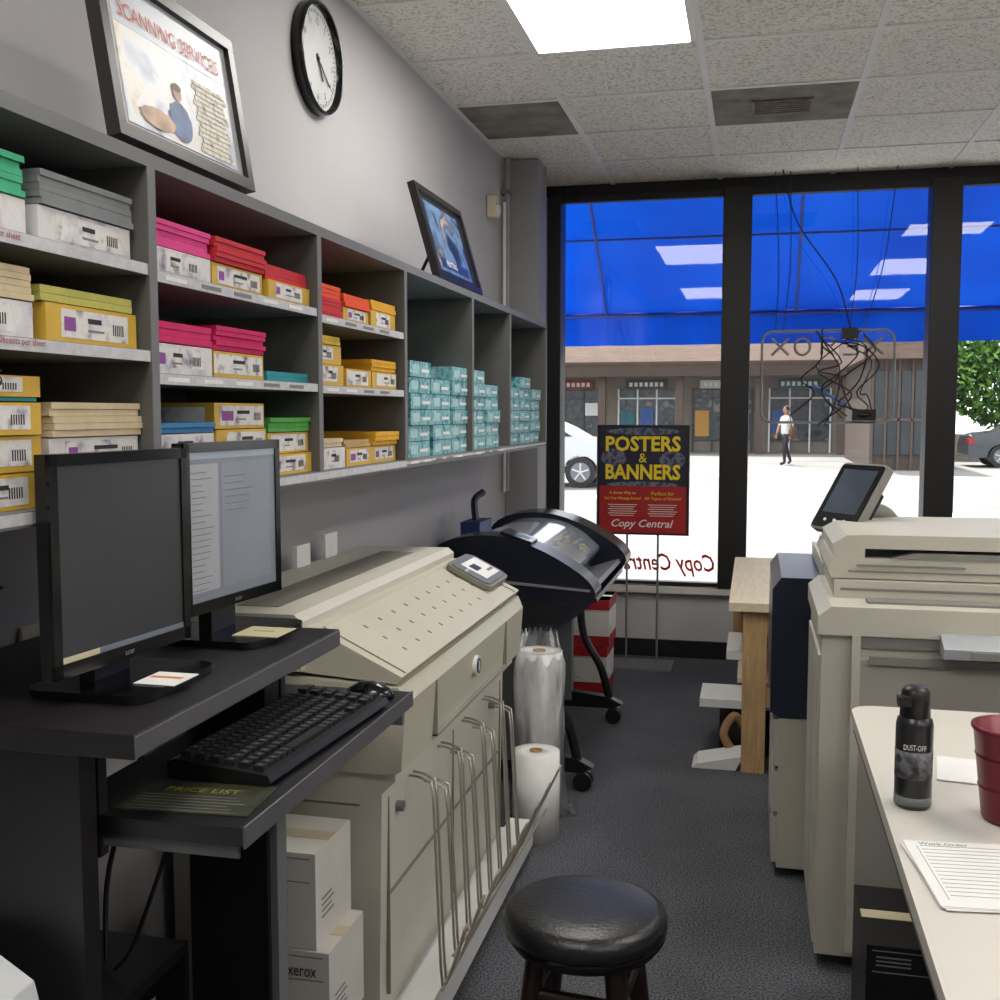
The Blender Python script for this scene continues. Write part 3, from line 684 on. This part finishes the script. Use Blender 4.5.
def carton(name,x0,x1,y0,y1,z0,z1,m=CARDW,txt=None,col=NAVY):
    b=B(name); b.box(x0,x1,y0,y1,z0,z1,m); b.box(x0+.002,x1-.002,(y0+y1)/2-.02,(y0+y1)/2+.02,z1,z1+.0008,mat('packing_tape',(200,190,160),.3))
    b.box(x0+.012,x1-.012,y0-.0015,y0,z1-.058,z1-.056,INKG); b.box(x0+.012,x1-.012,y0-.0012,y0,z1-.012,z1-.010,INKG)
    for k in range(3): b.box(x0+.02,x0+.09,y0-.0012,y0,z1-.026-.009*k,z1-.023-.009*k,INKG)
    if name=='red_carton':
        for a,c in((.0,.22),(.78,1.0)): b.box(x0-.0008,x1+.0008,y0-.0016,y1,z0+(z1-z0)*a,z0+(z1-z0)*c,RED)
    if txt: b.text(txt,(x1-.085,y0-.0016,z1-.05),(1,0,0),(0,0,1),.017,col,width=.06)
    b.text('20 lb  letter  white',(x0+.03,y0-.001,z0+(z1-z0)*.3),(1,0,0),(0,0,1),.01,INKG)
    for k in range(4): b.box(x1,x1+.0008,y0+.03,y0+.09-.01*(k%2),z0+.05+.012*k,z0+.054+.012*k,INKG)
    b.done(.002); 
carton('paper_carton',-1.03,-.805,1.865,2.05,.0,.18,txt='xerox')
carton('paper_carton',-1.02,-.775,1.862,2.048,.182,.368,txt='xerox')
carton('paper_carton',-1.03,-.802,1.866,2.05,.370,.56,txt=None)

def roll(name,x,y,r,h,wrap=False):
    b=B(name); n=40
    b.lathe([(r*.28,0),(r,0),(r,h),(r*.28,h),(r*.28,0)],(x,y,0),PAPER,n); b.lathe([(r*.22,.001),(r*.28,.001),(r*.28,h+.004),(r*.22,h+.004),(r*.22,.001)],(x,y,0),CARD,24)
    for k in range(4): b.lathe([(r*(.4+.14*k),h+.0005),(r*(.41+.14*k),h+.0005)],(x,y,0),INKG,n)
    if wrap:
        vs=[];fs=[];S=72;Z=24
        for i in range(Z+1):
            for k in range(S):
                a=2*math.pi*k/S; rr=r*1.07+.0035*math.sin(k*.9+i*.35)+.0025*math.sin(k*.5-i*.6)+(.022*max(0,1-i/6.0))*(1+math.sin(k*.44))
                if i>Z-4: rr*=1-.07*(i-Z+4)
                vs.append((x+rr*math.cos(a),y+rr*math.sin(a),.003+(h+.06)*i/Z+.012*math.sin(k*1.7)*(i==Z)))
        for i in range(Z):
            for k in range(S): fs.append((i*S+k,i*S+(k+1)%S,(i+1)*S+(k+1)%S,(i+1)*S+k))
        b.faces(vs,fs,WRAP,None,True)
    b.done(recalc=False)
roll('paper_roll',-.683,3.42,.078,.29)
roll('paper_roll.001',-.712,3.62,.08,.58,True)

# ---------- plotter ----------
b=B('large_format_plotter')
P0,P1=3.78,4.92
capp=smoothprof([(-1.16,.72),(-1.17,.84),(-1.12,.92),(-1.0,.955),(-.86,.95),(-.72,.90),(-.60,.83),(-.55,.78),(-.545,.74),(-.60,.68),(-.70,.62),(-.80,.60),(-1.1,.60)],3)
b.prism(capp,'y',P0,P0+.15,NAVYD,None,True); b.prism(capp,'y',P1-.2,P1,NAVYD,None,True)
inner=smoothprof([(-1.13,.72),(-1.13,.84),(-1.08,.90),(-1.0,.932),(-.86,.928),(-.76,.893),(-.69,.84),(-.66,.80),(-.70,.74),(-.74,.64),(-1.1,.62)],3)
b.prism(inner,'y',P0+.15,P1-.2,mat('plotter_lid_grey',(150,156,166),.2,var=.05,coat=.8),None,True)
b.prism([(-.70,.72),(-.575,.76),(-.565,.745),(-.69,.69)],'y',P0+.15,P1-.2,GREY)
b.prism([(-.66,.68),(-.56,.72),(-.555,.705),(-.66,.66)],'y',P0+.15,P1-.2,NAVYD)
b.prism([(-1.165,.815),(-.56,.772),(-.56,.764),(-1.165,.803)],'y',P0-.005,P0,GREY)
b.prism([(-.95,.72),(-.62,.72),(-.68,.65),(-.92,.64)],'y',P0-.006,P0,BLK)
M=basis((-.80,P0+.02,.93),(0,1,0),(-1,0,.33)); b.box(0,.12,-.02,.1,.0,.012,BLKG,M); b.box(.03,.09,0,.05,.012,.013,mat('lcd_green',(90,110,110),.3),M)
for y in(P0+.12,P1-.12):
    b.box(-.95,-.79,y-.03,y+.03,.10,.61,GREY)
    b.prism([(-1.12,.07),(-.60,.07),(-.56,.09),(-.62,.12),(-.80,.14),(-1.12,.12)],'y',y-.025,y+.025,BLK)
    for x in(-1.09,-.60):
        b.cyl((x,y-.03,.035),(x,y-.008,.035),.035,BLK); b.cyl((x,y+.008,.035),(x,y+.03,.035),.035,BLK); b.box(x-.01,x+.01,y-.008,y+.008,.03,.08,BLK)
    b.tube([(-.62,y,.10),(-.66,y,.25),(-.74,y,.4),(-.76,y,.6)],.018,BLK,8)
b.box(-.90,-.84,P0+.12,P1-.12,.2,.3,GREY)
b.box(-.80,-.78,P0+.02,P0+.4,.14,.60,GREY)
b.cyl((-1.08,P0+.1,.68),(-1.08,P1-.1,.68),.05,PAPER)
b.box(-1.14,-1.06,4.15,4.35,.90,.965,mat('blue_item',(30,50,100),.4)); b.tube([(-1.1,4.25,.95),(-1.12,4.3,1.04),(-1.1,4.36,1.07)],.015,NAVY)
b.done(.006,2)
carton('red_carton',-.97,-.70,5.3,5.58,0,.235,CARDW,'PRO',RED)
carton('red_carton',-.96,-.69,5.3,5.58,.237,.47,CARDW,'PRO',RED)

# ---------- poster stand ----------
b=B('poster_stand'); y=5.95
x0,x1,z0,z1=-.845,-.345,.73,1.335
b.box(x0,x1,y,y+.01,z0,z1,BLK); b.box(x0+.012,x1-.012,y-.002,y,z0+.25,z1-.01,NAVYP); b.box(x0+.012,x1-.012,y-.0025,y,z0+.01,z0+.27,RED)
SW=multimat('poster_swirl',[(20,26,40),(60,66,96),(120,120,130),(36,60,104),(80,54,54)],scale=22)
for cx,cz,rx,rz in((x0+.09,z1-.18,.07,.05),(x1-.09,z1-.19,.07,.05),(x0+.25,z1-.035,.2,.02),(x0+.25,z1-.33,.2,.02)):
    n=20; b.faces([(cx+rx*math.cos(2*math.pi*i/n),y-.0024,cz+rz*math.sin(2*math.pi*i/n)) for i in range(n)],[tuple(range(n))],SW)
b.text('POSTERS',((x0+x1)/2,y-.003,z1-.145),(1,0,0),(0,0,1),.085,YEL,width=.41,align='CENTER',bold=.03)
b.text('&',((x0+x1)/2,y-.003,z1-.205),(1,0,0),(0,0,1),.05,YEL,align='CENTER')
b.text('BANNERS',((x0+x1)/2,y-.003,z1-.30),(1,0,0),(0,0,1),.085,YEL,width=.41,align='CENTER',bold=.03)
for cx,t1,t2 in((x0+.14,'A Great Way to','Get Your Message Across!'),(x1-.14,'Perfect for','All Types of Events!')):
    b.text(t1,(cx,y-.003,z0+.22),(1,0,0),(0,0,1),.02,YEL,align='CENTER'); b.text(t2,(cx,y-.003,z0+.19),(1,0,0),(0,0,1),.02,YEL,width=.2,align='CENTER')
    for k in range(6): b.box(cx-.08+.01*(k%2),cx+.08-.01*(k%3),y-.003,y-.0025,z0+.165-k*.012,z0+.168-k*.012,PAPER)
b.text('Copy Central',((x0+x1)/2,y-.003,z0+.03),(1,0,0),(0,0,1),.055,PAPER,width=.34,align='CENTER',shear=.3,bold=.01)
for x in(-.68,-.51): b.cyl((x,y+.02,.02),(x,y+.02,1.2),.006,GREY,seg=8)
b.box(-.78,-.42,5.82,6.06,.0,.012,GREY)
b.cyl((-.68,y+.02,.45),(-.51,y+.02,.45),.004,GREY,seg=8)
b.box(x0-.004,x0,y-.004,y+.012,z0,z1,GREY); b.box(x1,x1+.004,y-.004,y+.012,z0,z1,GREY)
b.done()
b=B('window_lettering')
b.text('Copy Central',(-.21,6.192,.47),(-1,0,0),(0,0,1),.13,mat('vinyl_red',(210,28,36),.5),width=.55,shear=.3,bold=.015,ext=0); b.done(recalc=False)

# ---------- neon sign ----------
b=B('hanging_neon_sign'); TUB=mat('neon_tube_unlit',(140,140,142),.3,var=.1); y=6.06
pts=rrect(.03,.71,1.35,1.84,.06,4); pts=[(u,y,v) for u,v in pts]; pts.append(pts[0]); b.tube(pts,.007,TUB,8,1)
b.box(.04,.70,y+.015,y+.019,1.36,1.83,PLASTIC)
def seg(pl): b.tube([(u,y-.012,v) for u,v in pl],.008,TUB,6,1)
def X(x0,x1): seg([(x0,1.71),(x1,1.80)]); seg([(x0,1.80),(x1,1.71)])
X(.55,.65)
X(.08,.17)
seg([(.24+.04*math.cos(t*.524),1.755+.045*math.sin(t*.524)) for t in range(13)])
seg([(.34,1.71),(.34,1.80),(.39,1.80),(.41,1.78),(.39,1.76),(.34,1.755),(.40,1.71)])
seg([(.45,1.80),(.52,1.80),(.52,1.71),(.45,1.71)]); seg([(.47,1.755),(.52,1.755)])
b.box(.44,.52,y-.05,y,1.79,1.85,BLK)
for k in range(9):
    a=random.uniform(.25,.55); pl=[(a+random.uniform(-.12,.12),y-.02-random.random()*.03,1.80-.42*q/5+random.uniform(-.05,.05)) for q in range(6)]
    b.tube(pl,.004,BLK,5,4)
b.cyl((.3,y-.02,1.55),(.5,y-.02,1.42),.008,mat('blue_tube',(70,110,190),.3)); b.box(.5,.62,y-.05,y-.01,1.36,1.42,BLK); b.sphere((.56,y-.03,1.39),(.05,.03,.02),BLK)
for x,x2 in((.1,.08),(.14,.16),(.55,.7),(.48,.5)): b.tube([(x,6.06,1.84),((x+x2)/2+.02,6.05,2.2),(x2,6.06,ZC-.005)],.0026,BLK,5,5)
b.tube([(.48,6.03,1.85),(.40,6.0,2.1),(.2,6.0,2.4),(.12,6.03,ZC-.005)],.004,BLK,6,6)
b.done()

# ---------- wooden bench ----------
b=B('wooden_workbench')
b.box(-.085,.75,4.2,5.55,.64,.675,WOODT)
for x in(-.03,.62):
    for y in(4.23,5.42): b.box(x,x+.09,y,y+.09,0,.64,WOOD)
    b.box(x+.02,x+.06,4.32,5.42,.54,.64,WOOD); b.box(x+.02,x+.06,4.32,5.42,.26,.34,WOOD)
for y in(4.22,5.44): b.box(.06,.62,y+.02,y+.06,.54,.64,WOOD); b.box(.06,.62,y+.02,y+.06,.26,.34,WOOD)
b.box(-.05,.7,4.29,5.42,.34,.36,WOODT)
b.box(-.10,.4,4.6,5.0,.361,.40,PAPER);b.box(-.08,.3,5.05,5.35,.361,.5,CARD)
b.box(-.20,.30,4.42,4.68,.20,.235,PAPER); b.box(-.12,.3,4.45,4.75,.0,.20,BLK)
b.prism([(-.22,.001),(-.05,.001),(-.02,.06),(-.2,.02)],'y',4.24,4.40,PAPER)
b.tube([(-.06,4.4,.02),(-.1,4.4,.1),(-.06,4.42,.17),(-.02,4.44,.12)],.018,CARD)
b.done(.003)
# ---------- copier ----------
b=B('office_copier')
b.prism([(.085,.495),(.06,.51),(.06,.88),(.085,.915),(.95,.915),(.95,.495)],'y',3.27,3.86,NAVY)
b.box(.2,.95,3.29,3.85,.915,.96,COP)
for z in(.19,.33): b.box(.08,.09,3.30,3.83,z,z+.007,BLK)
b.box(.07,.086,3.28,3.83,.045,.185,COP); b.box(.07,.086,3.28,3.83,.2,.325,COP); b.box(.07,.086,3.28,3.83,.342,.485,COP)
b.box(.086,.94,3.275,3.85,.03,.49,COP)
for z in(.15,.29,.45): b.box(.068,.071,3.4,3.7,z,z+.02,COPG)
b.box(.17,1.35,2.74,3.25,.04,.86,COP)
b.prism([(.16,.86),(.16,.905),(.19,.93),(1.35,.93),(1.35,.86)],'y',2.72,3.25,COP)
b.box(.164,.171,2.76,3.23,.06,.80,COP); b.box(.1635,.172,2.98,2.984,.06,.8,COPG)
b.box(.26,1.32,2.728,2.741,.83,.865,COPG); b.box(.26,1.32,2.722,2.741,.10,.80,mat('copier_panel',(168,165,156),.5,var=.02)); b.box(.28,1.32,2.712,2.722,.792,.812,COPG)
b.box(.24,.26,2.718,2.741,.06,.86,COP)
b.prism([(2.72,.82),(2.66,.825),(2.655,.85),(2.72,.875)],'x',.44,.66,mat('handle_clear_grey',(170,176,180),.2)); b.box(.50,.60,2.652,2.657,.828,.845,COPG)
b.box(.3,.4,2.7205,2.7215,.55,.6,COPG)
b.box(.205,1.0,2.86,3.5,.93,.975,COP); b.box(.22,.99,2.858,2.862,.95,.956,COPG)
b.box(.28,.9,2.78,2.84,.93,.936,COPG)
b.prism([(.20,.978),(.19,1.0),(.20,1.03),(.98,1.03),(.98,.978)],'y',2.88,3.42,COP)
b.prism([(.205,1.03),(.20,1.065),(.235,1.088),(.28,1.09),(.28,1.03)],'y',2.88,3.42,COP)
b.prism([(.28,1.055),(.28,1.09),(.86,1.092),(.95,1.085),(.96,1.05),(.93,1.055)],'y',2.88,3.42,COP)
b.box(.28,.93,2.92,3.40,1.03,1.056,BLK)
b.prism([(.34,1.031),(.90,1.031),(.80,1.046),(.40,1.046)],'y',2.875,2.93,COPG)
b.box(.24,.9,2.876,2.881,.995,.999,COPG)
b.box(.26,.52,2.8745,2.881,1.010,1.015,COPG)
for x in(.25,.85):
    for y in(2.85,3.7): b.cyl((x-.02,y,.03),(x+.02,y,.03),.03,BLK)
C=Vector((.272,3.32,1.155)); M=basis(C,(.6,-.8,0),(.44,.33,.83))
b.prism(rrect(-.095,.095,-.115,.115,.015),'z',-.025,0,COPG,M); b.prism(rrect(-.088,.088,-.107,.107,.01),'z',.0,.004,BLKG,M); b.box(-.07,.07,-.06,.09,.004,.005,mat('display_glass',(58,66,78),.15,var=.3,scale=6,emit=.1),M)
for k in range(3): b.cyl((-.04+.04*k,-.085,.004),(-.04+.04*k,-.085,.007),.005,WHITE,seg=10,M=M)
b.prism(rrect(-.06,.06,-.06,.05,.01),'z',-.065,-.025,BLK,M)
b.tube([tuple(C+Vector((.04,.03,-.03))),(.40,3.42,1.08),(.40,3.44,.98),(.40,3.44,.93)],.026,COPG,10)
b.done(.005)
# ---------- table ----------
b=B('work_table')
tp=rrect(.215,1.5,.55,2.45,.05)
b.prism(tp,'z',.735,.76,TABLE); b.prism(rrect(.219,1.496,.554,2.446,.05),'z',.715,.7345,TEDGE)
b.box(.37,1.45,.62,.64,.64,.715,GREY); b.box(.37,1.45,2.36,2.38,.64,.715,GREY)
for x in(.55,1.4):
    for y in(.66,2.25): b.cyl((x,y,0),(x,y,.715),.02,GREY)
b.done(.003)
b=B('air_duster_can'); c=(.262,1.83,.761)
CAN=mat('duster_can_black',(34,34,38),.3,var=.2)
b.lathe([(0,0),(.026,0),(.029,.004),(.029,.135),(.027,.145),(.018,.152),(.016,.155),(0,.155)],c,CAN,32)
b.lathe([(.0291,.006),(.0293,.006),(.0293,.02),(.0291,.02)],c,GREY); b.lathe([(.0292,.05),(.0294,.05),(.0294,.095),(.0292,.095)],c,multimat('duster_label',[(30,30,34),(70,70,76),(120,120,124),(50,50,56)],scale=60,detail=2))
b.lathe([(.022,.148),(.024,.15),(.022,.19),(.016,.197),(0,.198)],c,BLK,24); b.box(c[0]-.03,c[0]-.01,c[1]-.03,c[1]-.01,c[2]+.17,c[2]+.185,BLK)
b.text('DUST-OFF',(c[0]-.02,c[1]-.0305,c[2]+.1),(1,-.1,0),(0,0,1),.009,PAPER,width=.034,ext=0)
b.done()
b=B('red_tin_cup'); b.lathe([(0,.003),(.045,.0),(.047,.004),(.062,.14),(.066,.145),(.066,.15),(.060,.15),(.044,.01),(0,.01)],(.408,1.80,.761),mat('tin_red',(110,18,34),.35,metal=.2),40)
for z,r in((.05,.0525),(.1,.058)): b.lathe([(r,z),(r+.0015,z+.003),(r,z+.006)],(.408,1.80,.761),mat('tin_red',(120,20,36),.35),40)
b.done()
def sheets(name,x,y,w,h,rot,n,lines):
    b=B(name); M=Matrix.Translation((x,y,.761))@Matrix.Rotation(math.radians(rot),4,'Z')
    for k in range(n):
        Mk=M@Matrix.Rotation(math.radians(random.uniform(-3,3)),4,'Z'); b.box(-w/2,w/2,-h/2,h/2,.0012*k,.0012*k+.001,PAPER,Mk)
    z=.0012*(n-1)+.0011
    for k in range(lines):
        yy=h/2-.02-k*(h-.04)/max(1,lines)
        b.box(-w/2+.02,w/2-.02-random.uniform(0,.06),yy,yy+.0008,z,z+.0003,INKG,Mk)
    if lines:
        for u in(-w/2+.015,w/2-.015,0): b.box(u,u+.0008,-h/2+.02,h/2-.02,z,z+.0003,INKG,Mk)
        b.text('Work Order',Mk@Vector((-w/2+.02,h/2-.017,z)),Mk.to_3x3()@Vector((1,0,0)),Mk.to_3x3()@Vector((0,1,0)),.009,INK)
    b.done()
sheets('order_form_sheets',.375,1.565,.28,.22,8,4,14)
sheets('paper_sheet',.44,2.02,.22,.14,-8,2,0)
carton('toner_box',.25,.50,2.32,2.62,0,.28,BLK,'laser',PAPER)

# ---------- stool ----------
b=B('round_stool'); c=(-.288,1.905,0); zs=.505; R=.152
b.lathe([(0,zs),(R*.5,zs-.001),(R*.85,zs-.005),(R*.96,zs-.013),(R,zs-.028),(R*.99,zs-.042),(R*.95,zs-.05),(0,zs-.052)],c,LEATH,48)
b.lathe([(R*.96,zs-.048),(R*.975,zs-.052),(R*.96,zs-.058)],c,BLKG,48)
b.lathe([(0,zs-.053),(R*.9,zs-.053),(R*.9,zs-.07),(0,zs-.07)],c,DWOOD,40)
feet=[]
for k in range(4):
    a=math.radians(40+90*k); p0=(c[0]+.10*math.cos(a),c[1]+.10*math.sin(a),zs-.068); p1=(c[0]+.165*math.cos(a),c[1]+.165*math.sin(a),0)
    b.cyl(p1,p0,.017,DWOOD,r1=.02,seg=14); feet.append((Vector(p0),Vector(p1)))
for t,pairs in((.55,((0,1),(2,3))),(.65,((1,2),(3,0)))):
    for i,j in pairs: b.cyl(feet[i][0].lerp(feet[i][1],t),feet[j][0].lerp(feet[j][1],t),.011,DWOOD,seg=10)
for i,j in((0,1),(1,2),(2,3),(3,0)): b.cyl(feet[i][0].lerp(feet[i][1],.18),feet[j][0].lerp(feet[j][1],.18),.012,DWOOD,seg=10)
b.done()

# ---------- lights/world ----------
w=bpy.data.worlds.new('w'); sc.world=w; w.use_nodes=True; bg=w.node_tree.nodes['Background']
mixn=w.node_tree.nodes.new('ShaderNodeRGB'); mixn.outputs[0].default_value=(.93,.96,1.0,1)
w.node_tree.links.new(mixn.outputs[0],bg.inputs[0]); bg.inputs[1].default_value=1.8
sd=bpy.data.lights.new('sun','SUN'); sd.energy=6.5; sd.angle=.01; sd.color=(1,.95,.88); so=bpy.data.objects.new('sun',sd); sc.collection.objects.link(so)
d=Vector((.25,-.55,-1.0)); so.rotation_euler=d.to_track_quat('-Z','Y').to_euler()

# ---------- camera ----------
cd=bpy.data.cameras.new('camera'); cam=bpy.data.objects.new('camera',cd); sc.collection.objects.link(cam); sc.camera=cam
cd.sensor_width=36; cd.lens=38.88; cam.location=(0,0,1.4); cd.clip_end=300
cam.rotation_euler=(math.radians(90-4.6),0,math.radians(13.25))
